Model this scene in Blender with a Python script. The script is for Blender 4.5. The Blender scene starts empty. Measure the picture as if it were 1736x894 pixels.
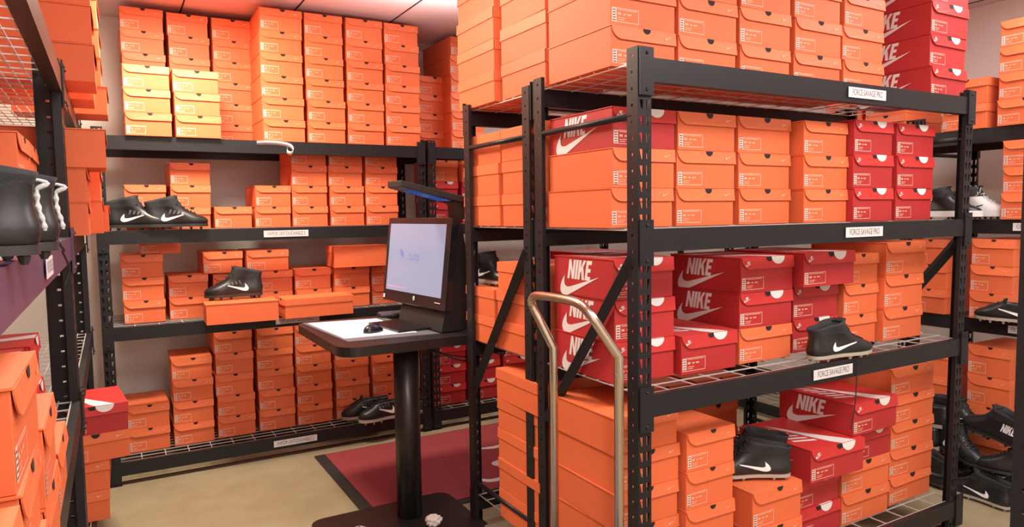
import bpy, bmesh, math, random
from mathutils import Vector, Matrix
from mathutils.bvhtree import BVHTree
random.seed(7)
PI = math.pi
COL = bpy.context.scene.collection
R = math.radians

# ------------------------------------------------------------------ helpers
def mat(name, col, rough=.6, metal=0., noise=0., nscale=20., bump=0., emit=None, estr=0., spec=.5, objvar=0., trans=0.):
    m = bpy.data.materials.new(name); m.use_nodes = True
    nt = m.node_tree; b = nt.nodes['Principled BSDF']
    b.inputs['Base Color'].default_value = (*col, 1); b.inputs['Roughness'].default_value = rough
    b.inputs['Metallic'].default_value = metal; b.inputs['Specular IOR Level'].default_value = spec
    if trans: b.inputs['Transmission Weight'].default_value = trans
    if emit: b.inputs['Emission Color'].default_value = (*emit, 1); b.inputs['Emission Strength'].default_value = estr
    src = None
    if noise or bump:
        tc = nt.nodes.new('ShaderNodeTexCoord'); n = nt.nodes.new('ShaderNodeTexNoise')
        n.inputs['Scale'].default_value = nscale; n.inputs['Detail'].default_value = 4
        nt.links.new(tc.outputs['Object'], n.inputs['Vector'])
        if noise:
            hs = nt.nodes.new('ShaderNodeMapRange'); hs.inputs['To Min'].default_value = 1 - noise; hs.inputs['To Max'].default_value = 1 + noise
            nt.links.new(n.outputs['Fac'], hs.inputs['Value']); src = hs.outputs['Result']
        if bump:
            bp = nt.nodes.new('ShaderNodeBump'); bp.inputs['Strength'].default_value = bump; bp.inputs['Distance'].default_value = .002
            nt.links.new(n.outputs['Fac'], bp.inputs['Height']); nt.links.new(bp.outputs['Normal'], b.inputs['Normal'])
    if objvar:
        oi = nt.nodes.new('ShaderNodeObjectInfo'); mr = nt.nodes.new('ShaderNodeMapRange')
        mr.inputs['To Min'].default_value = 1 - objvar; mr.inputs['To Max'].default_value = 1 + objvar
        nt.links.new(oi.outputs['Random'], mr.inputs['Value'])
        if src is None: src = mr.outputs['Result']
        else:
            mm = nt.nodes.new('ShaderNodeMath'); mm.operation = 'MULTIPLY'
            nt.links.new(src, mm.inputs[0]); nt.links.new(mr.outputs['Result'], mm.inputs[1]); src = mm.outputs[0]
    if src is not None:
        hv = nt.nodes.new('ShaderNodeHueSaturation'); hv.inputs['Color'].default_value = (*col, 1)
        nt.links.new(src, hv.inputs['Value']); nt.links.new(hv.outputs['Color'], b.inputs['Base Color'])
    return m

M = dict(
    orange=mat('orange_cardboard', (.76, .160, .058), .55, noise=.05, nscale=6, objvar=.06, spec=.35),
    orange_lid=mat('orange_lid_cardboard', (.80, .175, .064), .5, noise=.05, nscale=6, objvar=.06, spec=.4),
    red=mat('red_cardboard', (.47, .030, .032), .5, noise=.05, nscale=6, objvar=.06, spec=.4),
    red_lid=mat('red_lid_cardboard', (.58, .036, .034), .45, noise=.05, nscale=6, objvar=.05, spec=.4),
    ink=mat('black_ink', (.012, .009, .009), .8),
    white=mat('white_print', (.80, .76, .74), .5), labelwhite=mat('label_white', (.84, .60, .52), .55), greyink=mat('grey_ink', (.16, .08, .08), .7),
    palewhite=mat('pale_print', (.86, .44, .30), .5),
    blackmetal=mat('black_powder_coat', (.013, .013, .015), .42, noise=.15, nscale=30, spec=.35),
    purple=mat('purple_beam_coat', (.085, .06, .125), .35, noise=.1, nscale=10),
    chromewire=mat('zinc_wire', (.70, .68, .66), .35, metal=.4),
    chrome=mat('brushed_brass_chrome', (.62, .55, .45), .22, metal=1.),
    label=mat('paper_label', (.72, .68, .70), .6), labelink=mat('label_ink', (.13, .11, .12), .7),
    laminate=mat('dark_espresso_laminate', (.018, .014, .014), .32, noise=.2, nscale=8),
    darkplastic=mat('black_gloss_plastic', (.012, .012, .015), .25),
    mattplastic=mat('black_matt_plastic', (.02, .02, .022), .5),
    leather=mat('black_synthetic_leather', (.014, .015, .016), .38, noise=.25, nscale=40, bump=.3),
    knit=mat('black_knit_collar', (.02, .021, .023), .8, noise=.3, nscale=150, bump=.6),
    sole=mat('bone_sole_plastic', (.42, .38, .32), .4), blacksole=mat('black_sole_plastic', (.03, .03, .03), .35),
    lace=mat('black_lace', (.02, .02, .02), .8), wlace=mat('white_speckled_lace', (.55, .55, .55), .8, noise=.9, nscale=220),
    whiteleather=mat('white_leather', (.72, .72, .72), .4), swhite=mat('white_swoosh_film', (.82, .82, .84), .35),
    greytrim=mat('grey_trim_film', (.12, .12, .13), .4),
    screen=mat('lit_screen', (.12, .13, .18), .25, emit=(.56, .62, .90), estr=.62),
    matglow=mat('lit_touch_mat', (.9, .9, .9), .3, emit=(.93, .97, 1.), estr=.7),
    greyrim=mat('grey_mat_rim', (.16, .15, .17), .4),
    screenink=mat('screen_print', (.2, .2, .45), .3, emit=(.20, .20, .40), estr=.5),
    screenred=mat('screen_red_print', (.6, .2, .3), .3, emit=(.75, .35, .5), estr=.8),
    blueglass=mat('blue_lens_glass', (.02, .06, .25), .08, emit=(.05, .22, .9), estr=.35),
    rubber=mat('dark_rubber', (.02, .016, .015), .7),
    carpetred=mat('maroon_mat_pile', (.27, .035, .042), .95, noise=.18, nscale=60, bump=.5),
    carpetwhite=mat('white_mat_pile', (.68, .62, .60), .95, noise=.1, nscale=60),
    brown=mat('brown_baseboard_and_beam_shadow', (.06, .028, .018), .6),  # baseboards, and the painted shadow line under the far racks
    paper=mat('white_paper', (.75, .70, .66), .7),
)
def brickmat():
    pass

def link(o, parent=None):
    COL.objects.link(o)
    if parent is not None: o.parent = parent
    return o
def obj(name, bm, mats, parent=None, smooth=False):
    me = bpy.data.meshes.new(name); bm.to_mesh(me); bm.free()
    if not isinstance(mats, (list, tuple)): mats = [mats]
    for m in mats: me.materials.append(M[m] if isinstance(m, str) else m)
    if smooth:
        for p in me.polygons: p.use_smooth = True
    return link(bpy.data.objects.new(name, me), parent)
def tag(o, label, cat, group=None, kind=None):
    o['label'] = label
    if cat: o['category'] = cat
    if group: o['group'] = group
    if kind: o['kind'] = kind
    return o
def empty(name, loc=(0, 0, 0), rz=0.):
    o = bpy.data.objects.new(name, None); o.location = loc; o.rotation_euler = (0, 0, rz); o.empty_display_size = .05
    return link(o)
def copy_tree(o, parent=None):
    c = o.copy(); COL.objects.link(c); c.parent = parent
    for ch in o.children: copy_tree(ch, c)
    return c
def box(bm, x0, x1, y0, y1, z0, z1, mi=0):
    v = [bm.verts.new(p) for p in ((x0,y0,z0),(x1,y0,z0),(x1,y1,z0),(x0,y1,z0),(x0,y0,z1),(x1,y0,z1),(x1,y1,z1),(x0,y1,z1))]
    fs = []
    for f in ((0,3,2,1),(4,5,6,7),(0,1,5,4),(1,2,6,5),(2,3,7,6),(3,0,4,7)):
        fc = bm.faces.new([v[i] for i in f]); fc.material_index = mi; fs.append(fc)
    return v
def bevel(bm, w, seg=2):
    bmesh.ops.bevel(bm, geom=bm.edges[:], offset=w, segments=seg, affect='EDGES', profile=.6)
def prism(bm, pts, off, mi=0):
    """closed 3-D outline extruded by vector off"""
    off = Vector(off); a = [bm.verts.new(p) for p in pts]; b = [bm.verts.new(Vector(p) + off) for p in pts]
    n = len(pts); fs = [bm.faces.new(a), bm.faces.new(b[::-1])]
    for i in range(n):
        j = (i + 1) % n; fs.append(bm.faces.new((a[j], a[i], b[i], b[j])))
    for f in fs: f.material_index = mi
def flat(bm, pts, mi=0):
    f = bm.faces.new([bm.verts.new(p) for p in pts]); f.material_index = mi; return f
def tube(bm, path, r, seg=8, cap=True, mi=0):
    path = [Vector(p) for p in path]; rings = []; up = None
    for i, p in enumerate(path):
        t = (path[min(i+1, len(path)-1)] - path[max(i-1, 0)]).normalized()
        if up is None: up = Vector((0,0,1)) if abs(t.z) < .9 else Vector((0,1,0))
        s = t.cross(up).normalized(); up = s.cross(t).normalized()
        rr = r[i] if isinstance(r, (list, tuple)) else r
        rings.append([bm.verts.new(p + rr*(math.cos(a)*s + math.sin(a)*up)) for a in [2*PI*k/seg for k in range(seg)]])
    for a, b in zip(rings, rings[1:]):
        for k in range(seg):
            f = bm.faces.new((a[k], a[(k+1) % seg], b[(k+1) % seg], b[k])); f.material_index = mi; f.smooth = seg > 5
    if cap:
        bm.faces.new(rings[0][::-1]).material_index = mi; bm.faces.new(rings[-1]).material_index = mi
def smoothpath(pts, n=6):
    P = [Vector(p) for p in pts]; out = []
    for i in range(len(P)-1):
        p0, p1, p2, p3 = P[max(i-1,0)], P[i], P[i+1], P[min(i+2, len(P)-1)]
        for k in range(n):
            t = k/n
            out.append(.5*((2*p1) + (p2-p0)*t + (2*p0-5*p1+4*p2-p3)*t*t + (3*p1-p0-3*p2+p3)*t**3))
    out.append(P[-1]); return out
def rounded(x0, x1, y0, y1, r, n=6):
    out = []
    for cx, cy, a0 in ((x1-r, y1-r, 0), (x0+r, y1-r, PI/2), (x0+r, y0+r, PI), (x1-r, y0+r, 3*PI/2)):
        for k in range(n+1):
            a = a0 + PI/2*k/n; out.append((cx + r*math.cos(a), cy + r*math.sin(a)))
    return out

# ------------------------------------------------------------------ printed marks (2-D outlines, unit size)
def bez(p0, p1, p2, p3, n=7):
    return [tuple((1-t)**3*a + 3*(1-t)**2*t*b + 3*(1-t)*t*t*c + t**3*d for a, b, c, d in zip(p0, p1, p2, p3)) for t in [k/n for k in range(1, n+1)]]
def swoosh_pts():
    p = (24, 7.8); out = [p]; cur = (6.442, 15.276); out.append(cur)
    for c in ((-1.456,.616,-2.679,.925,-3.668,.925), (-1.12,0,-1.933,-.392,-2.437,-1.177), (-.317,-.504,-.41,-1.143,-.28,-1.918),
              (.13,-.775,.476,-1.6,1.036,-2.478), (.467,-.71,1.232,-1.643,2.297,-2.8), (-.4,.5,-.65,1.2,-.784,1.848),
              (-.28,1.195,-.028,2.072,.756,2.632), (.373,.261,.886,.392,1.54,.392), (.522,0,1.11,-.084,1.764,-.252)):
        pts = bez(cur, (cur[0]+c[0], cur[1]+c[1]), (cur[0]+c[2], cur[1]+c[3]), (cur[0]+c[4], cur[1]+c[5]), 5)
        out += pts; cur = pts[-1]
    return [(x/24, (12-y)/24) for x, y in out]       # x 0..1, y about -.18...18
SW = swoosh_pts()
def nike_letters():
    """heavy slanted capitals N I K E, height 1"""
    L = []
    def add(pts, ox): L.append([(ox + x + .22*y, y) for x, y in pts])
    for q in (((0,0),(.19,0),(.19,1),(0,1)), ((.41,0),(.60,0),(.60,1),(.41,1)), ((.19,1),(.19,.58),(.41,0),(.41,.42))): add(q, 0)
    add(((0,0),(.2,0),(.2,1),(0,1)), .66)
    for q in (((0,0),(.2,0),(.2,1),(0,1)), ((.2,.36),(.39,.62),(.60,1),(.39,1),(.2,.60)), ((.27,.47),(.40,0),(.62,0),(.42,.66))): add(q, .92)
    for q in (((0,0),(.2,0),(.2,1),(0,1)), ((.2,0),(.46,0),(.46,.2),(.2,.2)), ((.2,.41),(.42,.41),(.42,.6),(.2,.6)), ((.2,.8),(.46,.8),(.46,1),(.2,1))): add(q, 1.58)
    return L                                          # total width about 2.25
NK = nike_letters()
def print2d(bm, outlines, fn, mi=0):
    for o in outlines: flat(bm, [fn(x, y) for x, y in o], mi)
def tri(bm): bmesh.ops.triangulate(bm, faces=bm.faces[:], ngon_method='EAR_CLIP')

def text_mesh(s, size, xs=1.):
    cu = bpy.data.curves.new('t', 'FONT'); cu.body = s; cu.size = size; cu.align_x = 'CENTER'; cu.align_y = 'CENTER'
    o = bpy.data.objects.new('t', cu); COL.objects.link(o)
    bpy.context.view_layer.update()
    me = bpy.data.meshes.new_from_object(o.evaluated_get(bpy.context.evaluated_depsgraph_get()))
    bpy.data.objects.remove(o)
    vs = [(v.co.x*xs, v.co.y) for v in me.vertices]; fs = [list(p.vertices) for p in me.polygons]
    return vs, fs
def put_text(bm, s, size, fn, xs=1., mi=0):
    vs, fs = text_mesh(s, size, xs); V = [bm.verts.new(fn(x, y)) for x, y in vs]
    for f in fs:
        try: bm.faces.new([V[i] for i in f]).material_index = mi
        except ValueError: pass

# ------------------------------------------------------------------ shoebox
def make_shoebox(w, d, h, red):
    """front (label end) faces -Y, origin at the middle of the bottom front edge; lid hinged on -X side"""
    root = empty('shoebox')
    e = .0025
    bm = bmesh.new(); box(bm, -w/2+e, w/2-e, e, d-e, 0, h-.004); bevel(bm, .0012, 1)
    body = obj('box_body', bm, 'red' if red else 'orange', root)
    hl = h*(.33 if not red else .34)
    bm = bmesh.new()
    box(bm, -w/2, w/2, 0, d, h-.0035, h)                         # top panel
    t = .0022; x0, x1 = -w/2, w/2; zb = h - hl; r = hl*.95
    pts = [(x0+.002, 0, h-.003)]
    for k in range(9):
        a = PI + (PI/2)*k/8
        pts.append((x0 + .004 + r + r*math.cos(a)*1.0, -.0012 - .004*(k/8), zb + r*.98 + r*.98*math.sin(a)))
    pts.append((x1, -.0045, zb)); pts.append((x1, 0, h-.003))
    prism(bm, pts, (0, t, 0))
    box(bm, x1-t, x1+.001, 0, d, zb, h-.003)                     # long side lip
    prism(bm, [(p[0], d - t, p[2]) for p in pts], (0, t, 0))
    lid = obj('lid', bm, 'red_lid' if red else 'orange_lid', root)
    # thumb notch
    bm = bmesh.new(); n = 10; rr = .0155*w/.26
    c = .04*w if not red else .02*w
    yof = lambda z: -.0015 - .0042*(h-z)/hl
    flat(bm, [(c + rr*math.cos(PI + PI*k/n), yof(h-.001+rr*1.0*math.sin(PI+PI*k/n)), h - .001 + rr*1.0*math.sin(PI + PI*k/n)) for k in range(n+1)])
    obj('thumb_notch', bm, 'ink', lid)
    # size label on the body
    bm = bmesh.new(); lx0 = -w/2 + .008; lw = w*.40; lz0 = .012*h/.14; lh = h*.34; y = -.0002 + e*0
    y = e - .0006
    def q(a, b, c_, d_, mi=0, yy=0): flat(bm, [(a, y-yy, c_), (b, y-yy, c_), (b, y-yy, d_), (a, y-yy, d_)], mi)
    b_ = .0017
    q(lx0, lx0+lw, lz0, lz0+b_); q(lx0, lx0+lw, lz0+lh-b_, lz0+lh); q(lx0+lw-b_, lx0+lw, lz0, lz0+lh)
    q(lx0, lx0+lw*.17, lz0, lz0+lh)
    for k in range(5): q(lx0+.003, lx0+lw*.14, lz0+lh*(.08+.18*k), lz0+lh*(.16+.18*k), 1, .0003)
    for (a, b, z_, hh) in ((.22, .92, .86, .05), (.22, .34, .52, .16), (.42, .52, .54, .10), (.58, .72, .54, .10), (.22, .5, .30, .05), (.22, .45, .16, .05)):
        q(lx0+lw*a, lx0+lw*b, lz0+lh*z_, lz0+lh*(z_+hh), 2)
    obj('size_label', bm, ['labelwhite', 'greyink', 'palewhite'], body)
    # lid logos
    bm = bmesh.new()
    if red:
        s = w*.115; cx, cz = -w*.385, h - hl*.52
        print2d(bm, [SW], lambda x, yy: (cx - s*.4 + s*x, yof(cz)-.0010, cz - s*.12 + s*yy*1.1))
        s2 = w*.036
        print2d(bm, NK, lambda x, yy: (cx - s*.18 + s2*x*.62, yof(cz)-.0016, cz - s*.02 + s2*yy))
        hr = w*.125
        flat(bm, [(w*.185 + hr*math.cos(PI + PI*k/14), yof(h + hr*.82*math.sin(PI+PI*k/14))-.0006, h - .0005 + hr*.82*math.sin(PI + PI*k/14)) for k in range(15)])
        # big print on the top panel
        zt = h + .0006
        fn = lambda u, v: (w*(.5-u), d*v, zt)       # u from right edge, v from front
        flat(bm, [fn(.185,0), fn(.44,0), fn(.50,.10), fn(.58,.36), fn(.66,.62), fn(.72,.86), fn(.60,.66), fn(.50,.44), fn(.40,.30), fn(.28,.14)])
        for k in range(6):
            v0 = .20 + .10*k
            flat(bm, [fn(.60+.03*k, v0), fn(.60+.03*k, v0+.045), fn(.90, v0+.13), fn(.90, v0+.085)])
    else:
        s = w*.115; cx, cz = w*.37, h - hl*.50
        print2d(bm, [SW], lambda x, yy: (cx - s*.5 + s*x, yof(cz)-.0008, cz + s*yy*1.15))
    tri(bm)
    obj('logo_print', bm, 'white' if red else 'palewhite', lid)
    if red:
        bm = bmesh.new(); s = h*.50
        # seen from -X: u runs towards -Y
        fx = lambda u, v: (-w/2 + e - .0008, d*.78 - u, v)
        print2d(bm, NK, lambda x, yy: fx(x*s*.98 + .010, h*.42 + yy*s*1.0))
        S = d*.66
        print2d(bm, [SW], lambda x, yy: (-w/2 + e - .0014, d*.88 - S*x, h*.25 + yy*S*.95))
        tri(bm); obj('side_logo', bm, 'white', body)
    return root

_protos = {}
def shoebox(w, d, h, red, loc, rz):
    key = (round(w, 2), round(d, 2), round(h, 3), red)
    if key not in _protos:
        b = make_shoebox(key[0], key[1], key[2], red); _protos[key] = b
    else: b = copy_tree(_protos[key])
    b.location = loc; b.rotation_euler = (0, 0, rz)
    b.scale = (w/key[0], d/key[1], h/key[2])
    return b
STACKS = [
    ('W', 1, 0.221, 4.86, 1.984, 0.239, 0.36, 0.134, 'oooooo', 0),
    ('W', 1, 0.475, 4.86, 1.984, 0.238, 0.36, 0.133, 'oooooo', 0),
    ('W', 1, 0.728, 4.86, 1.984, 0.241, 0.36, 0.133, 'oooooo', 0),
    ('W', 1, 0.213, 4.47, 1.984, 0.24, 0.34, 0.13, 'ooo', 0),
    ('W', 1, 0.467, 4.47, 1.984, 0.249, 0.34, 0.128, 'ooo', 0),
    ('W', 1, 0.96, 4.5, 1.984, 0.257, 0.5, 0.1335, 'oooooo', 0),
    ('W', 1, 1.224, 4.5, 1.984, 0.243, 0.5, 0.1335, 'oooooo', 0),
    ('W', 1, 1.484, 4.5, 1.984, 0.246, 0.5, 0.1335, 'oooooo', 0),
    ('W', 1, 1.744, 4.5, 1.984, 0.243, 0.5, 0.1335, 'oooooo', 0),
    ('W2', 1, 2.086, 4.78, 1.984, 0.253, 0.36, 0.134, 'oooo', 0),
    ('W2', 1, 2.284, 4.62, 1.984, 0.267, 0.5, 0.133, 'oooooo', 0),
    ('W', 2, 0.181, 4.6, 1.454, 0.221, 0.36, 0.131, 'oo', 0),
    ('W', 2, 0.421, 4.6, 1.454, 0.224, 0.36, 0.131, 'ooo', 0),
    ('W', 2, 0.657, 4.6, 1.454, 0.221, 0.36, 0.131, 'o', 0),
    ('W', 2, 0.894, 4.6, 1.454, 0.222, 0.36, 0.131, 'oo', 0),
    ('W', 2, 1.124, 4.6, 1.454, 0.23, 0.36, 0.131, 'oooo', 0),
    ('W', 2, 1.367, 4.6, 1.454, 0.231, 0.36, 0.131, 'oooo', 0),
    ('W', 2, 1.609, 4.6, 1.454, 0.23, 0.36, 0.131, 'oooo', 0),
    ('W2', 2, 2.097, 4.62, 1.454, 0.2, 0.36, 0.15, 'rro', 0),
    ('W2', 2, 2.332, 4.62, 1.454, 0.224, 0.36, 0.15, 'rro', 0),
    ('W', 3, 0.149, 4.62, 0.908, 0.223, 0.36, 0.134, 'ooo', 0),
    ('W', 3, 0.248, 4.64, 1.311, 0.221, 0.36, 0.11, 'o', 0),
    ('W', 3, 0.391, 4.66, 0.908, 0.225, 0.36, 0.133, 'oo', 0),
    ('W', 3, 0.59, 4.65, 1.176, 0.234, 0.36, 0.133, 'o', 0),
    ('W', 3, 0.645, 4.67, 0.908, 0.235, 0.36, 0.132, 'oo', 0),
    ('W', 3, 0.893, 4.66, 0.908, 0.233, 0.36, 0.133, 'oo', 0),
    ('W', 3, 0.857, 4.65, 1.176, 0.263, 0.36, 0.133, 'o', 0),
    ('W', 3, 1.14, 4.64, 0.908, 0.238, 0.36, 0.134, 'oo', 0),
    ('W', 3, 1.393, 4.62, 0.908, 0.247, 0.36, 0.134, 'oo', 0),
    ('W', 3, 1.661, 4.64, 0.908, 0.253, 0.36, 0.13, 'oo', 0),
    ('W', 4, 0.14, 4.66, 0.131, 0.232, 0.36, 0.14, 'oo', 0),
    ('W', 4, 0.389, 4.66, 0.131, 0.233, 0.36, 0.134, 'oooo', 0),
    ('W', 4, 0.635, 4.68, 0.131, 0.23, 0.36, 0.134, 'ooooo', 0),
    ('W', 4, 0.888, 4.68, 0.131, 0.232, 0.36, 0.134, 'ooooo', 0),
    ('W', 4, 1.135, 4.68, 0.131, 0.238, 0.36, 0.134, 'ooooo', 0),
    ('W', 4, 1.393, 4.68, 0.131, 0.239, 0.36, 0.134, 'ooooo', 0),
    ('W', 4, 1.644, 4.68, 0.131, 0.23, 0.36, 0.134, 'ooooo', 0),
    ('W2', 4, 2.115, 4.62, 0.131, 0.228, 0.36, 0.145, 'rrrr', 0),
    ('W2', 4, 2.387, 4.62, 0.131, 0.27, 0.36, 0.145, 'rrrr', 0),
    ('W2', 4, 2.681, 4.62, 0.131, 0.259, 0.36, 0.145, 'rrrr', 0),
    ('W2', 3, 2.133, 4.64, 0.908, 0.279, 0.36, 0.134, 'oo', 0),
    ('R', 1, 1.634, 1.923, 2.013, 0.292, 0.395, 0.139, 'ooooo', 0),
    ('R', 1, 1.944, 1.923, 2.013, 0.299, 0.395, 0.139, 'ooooo', 0),
    ('R', 1, 2.251, 1.923, 2.013, 0.286, 0.395, 0.139, 'ooooo', 0),
    ('R', 1, 2.561, 1.923, 2.013, 0.294, 0.395, 0.139, 'ooooo', 0),
    ('R', 1, 2.865, 1.923, 2.013, 0.281, 0.395, 0.139, 'ooooo', 0),
    ('R', 1, 3.366, 1.84, 2.013, 0.298, 0.4, 0.142, 'rrrrr', 0),
    ('R', 2, 1.64, 1.93, 1.464, 0.29, 0.395, 0.139, 'oor', 0),
    ('R', 2, 1.946, 1.93, 1.464, 0.299, 0.395, 0.139, 'ooo', 0),
    ('R', 2, 2.26, 1.93, 1.464, 0.3, 0.395, 0.139, 'ooo', 0),
    ('R', 2, 2.565, 1.88, 1.464, 0.28, 0.4, 0.137, 'ooo', 0),
    ('R', 2, 2.838, 1.85, 1.464, 0.275, 0.4, 0.142, 'rrr', 0),
    ('R', 2, 3.144, 1.85, 1.464, 0.286, 0.4, 0.142, 'rrr', 0),
    ('R', 3, 1.645, 1.93, 0.914, 0.28, 0.38, 0.147, 'rrr', 0),
    ('R', 3, 1.933, 1.9, 0.914, 0.288, 0.38, 0.147, 'r', 0),
    ('R', 3, 2.268, 1.92, 0.914, 0.307, 0.4, 0.14, 'orr', 0),
    ('R', 3, 2.61, 1.95, 0.914, 0.29, 0.4, 0.142, 'rr', 0),
    ('R', 3, 2.6, 1.88, 1.2, 0.34, 0.4, 0.142, 'r', 0),
    ('R', 3, 2.89, 1.93, 0.914, 0.245, 0.4, 0.135, 'ooo', 0),
    ('R', 3, 3.17, 1.9, 0.914, 0.301, 0.4, 0.15, 'ooo', 0),
    ('R', 4, 1.609, 1.87, 0.144, 0.294, 0.4, 0.134, 'ooooo', 0),
    ('R', 4, 1.885, 1.84, 0.144, 0.247, 0.38, 0.143, 'oooo', 0),
    ('R', 4, 2.203, 1.8, 0.144, 0.28, 0.38, 0.15, 'oo', 0),
    ('R', 4, 2.518, 1.86, 0.144, 0.301, 0.38, 0.132, 'rr', 0),
    ('R', 4, 2.572, 1.8, 0.41, 0.342, 0.38, 0.14, 'r', 0),
    ('R', 4, 2.88, 1.86, 0.414, 0.27, 0.38, 0.135, 'r', 0),
    ('R', 4, 2.848, 1.86, 0.144, 0.335, 0.38, 0.135, 'oo', 0),
    ('R', 4, 2.85, 1.82, 0.551, 0.32, 0.38, 0.14, 'r', 0),
    ('R', 4, 3.226, 1.88, 0.144, 0.34, 0.38, 0.128, 'ooooo', 0),
    ('B', 1, 1.65, 2.72, 2.013, 0.29, 0.36, 0.15, 'ooooo', 180),
    ('B', 1, 1.635, 3.12, 2.013, 0.29, 0.37, 0.136, 'ooooo', 180),
    ('B', 2, 1.645, 2.72, 1.464, 0.29, 0.36, 0.14, 'ooo', 180),
    ('B', 2, 1.645, 3.1, 1.464, 0.29, 0.36, 0.14, 'ooo', 180),
    ('B', 3, 1.645, 2.78, 0.914, 0.29, 0.36, 0.13, 'ooo', 180),
    ('B', 3, 1.645, 3.09, 0.914, 0.29, 0.3, 0.13, 'oo', 180),
    ('B', 4, 1.62, 2.745, 0.144, 0.29, 0.36, 0.137, 'ooooo', 180),
    ('B', 3, 2.02, 2.5, 0.914, 0.3, 0.4, 0.14, 'rrr', 0),
    ('B', 4, 2.25, 2.5, 0.144, 0.3, 0.4, 0.135, 'oooo', 0),
    ('B', 4, 2.6, 2.5, 0.144, 0.3, 0.4, 0.135, 'oooo', 0),
    ('RR', 1, 4.08, 2.15, 1.94, 0.236, 0.38, 0.135, 'oo', -90),
    ('RR', 1, 4.08, 1.857, 1.94, 0.251, 0.38, 0.135, 'oooo', -90),
    ('RR', 2, 4.08, 1.815, 1.45, 0.266, 0.38, 0.137, 'ooo', -90),
    ('RR', 3, 4.08, 1.985, 0.91, 0.216, 0.38, 0.145, 'ooo', -90),
    ('RR', 3, 4.08, 2.315, 0.91, 0.206, 0.38, 0.142, 'ooo', -90),
    ('RR', 4, 4.1, 1.988, 0.1, 0.221, 0.38, 0.165, 'oooo', -90),
    ('RR', 4, 4.1, 2.31, 0.1, 0.216, 0.38, 0.15, 'oooo', -90),
    ('RR2', 1, 4.08, 2.6, 1.94, 0.26, 0.38, 0.135, 'oo', -90),
    ('RR2', 1, 4.08, 2.88, 1.94, 0.26, 0.38, 0.135, 'oo', -90),
    ('L', 3, -0.105, 0.86, 0.914, 0.28, 0.38, 0.135, 'oo', 90),
    ('L', 3, -0.108, 1.17, 0.914, 0.28, 0.38, 0.135, 'ooo', 90),
    ('L', 3, -0.11, 1.49, 0.914, 0.28, 0.38, 0.135, 'oo', 90),
    ('L', 3, -0.115, 1.8, 0.914, 0.27, 0.38, 0.135, 'o', 90),
    ('L', 3, -0.215, 2.1, 0.914, 0.27, 0.38, 0.135, 'rr', 90),
    ('L', 3, -0.2, 2.4, 0.914, 0.27, 0.38, 0.135, 'rr', 90),
    ('L', 2, -0.19, 2.28, 1.464, 0.28, 0.38, 0.14, 'oo', 90),
    ('L', 2, -0.19, 2.58, 1.464, 0.28, 0.38, 0.14, 'oo', 90),
    ('L', 1, -0.24, 2.3, 2.013, 0.28, 0.38, 0.14, 'oo', 90),
    ('L', 1, -0.24, 1.95, 2.013, 0.28, 0.38, 0.14, 'oo', 90),
    ('L2', 1, -0.02, 3.11, 2.013, 0.28, 0.38, 0.135, 'oooo', 90),
    ('L2', 1, -0.03, 3.55, 2.013, 0.28, 0.38, 0.135, 'oooo', 90),
    ('L2', 1, 0.02, 4.0, 2.013, 0.26, 0.38, 0.133, 'o', 90),
    ('L2', 1, -0.004, 4.0, 2.147, 0.26, 0.38, 0.133, 'oooo', 90),
    ('L2', 2, -0.06, 2.99, 1.464, 0.25, 0.36, 0.118, 'oo', 90),
    ('L2', 2, -0.002, 3.0, 1.7, 0.28, 0.38, 0.135, 'o', 90),
    ('L2', 2, -0.02, 3.36, 1.464, 0.25, 0.38, 0.13, 'oo', 90),
    ('L2', 2, 0.0, 3.72, 1.464, 0.25, 0.38, 0.118, 'o', 90),
    ('L2', 4, -0.2, 3.65, 0.144, 0.28, 0.38, 0.14, 'oo', 0),
    ('L2', 4, -0.115, 3.63, 0.424, 0.3, 0.38, 0.128, 'or', 6),
]

# ------------------------------------------------------------------ racks
def plate_with_holes(L, W, cols, pitch, kind, t):
    """plate in XZ plane, x 0..W, z 0..L, holes in a grid; thickness t along +Y"""
    bm = bmesh.new(); n = int(L/pitch); p = L/n; cw = W/cols
    for i in range(n):
        for c in range(cols):
            x0, x1, z0, z1 = c*cw, (c+1)*cw, i*p, (i+1)*p; cx, cz = (x0+x1)/2, (z0+z1)/2
            if kind == 'tear': a, b, hh = cw*.26, cw*.10, p*.30
            else: a = b = .0042; hh = .0045
            sgn = -1 if c % 2 else 1
            inner = [(cx-b, cz-hh), (cx+b, cz-hh), (cx+a, cz+hh), (cx-a, cz+hh)]
            if kind == 'tear': inner = [(cx-b+sgn*a*.5, cz-hh), (cx+b+sgn*a*.5, cz-hh), (cx+a, cz+hh), (cx-a, cz+hh)]
            outer = [(x0, z0), (x1, z0), (x1, z1), (x0, z1)]
            I = [bm.verts.new((x, 0, z)) for x, z in inner]; O = [bm.verts.new((x, 0, z)) for x, z in outer]
            for k in range(4):
                j = (k+1) % 4; bm.faces.new((O[k], O[j], I[j], I[k]))
    bmesh.ops.remove_doubles(bm, verts=bm.verts[:], dist=1e-5)
    r = bmesh.ops.extrude_face_region(bm, geom=bm.faces[:])
    bmesh.ops.translate(bm, vec=(0, t, 0), verts=[v for v in r['geom'] if isinstance(v, bmesh.types.BMVert)])
    bmesh.ops.recalc_face_normals(bm, faces=bm.faces[:])
    return bm
def merge(dst, src, mtx):
    me = bpy.data.meshes.new('m'); src.to_mesh(me); src.free(); me.transform(mtx)
    if mtx.determinant() < 0: me.flip_normals()
    dst.from_mesh(me); bpy.data.meshes.remove(me)
_post = {}
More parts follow.
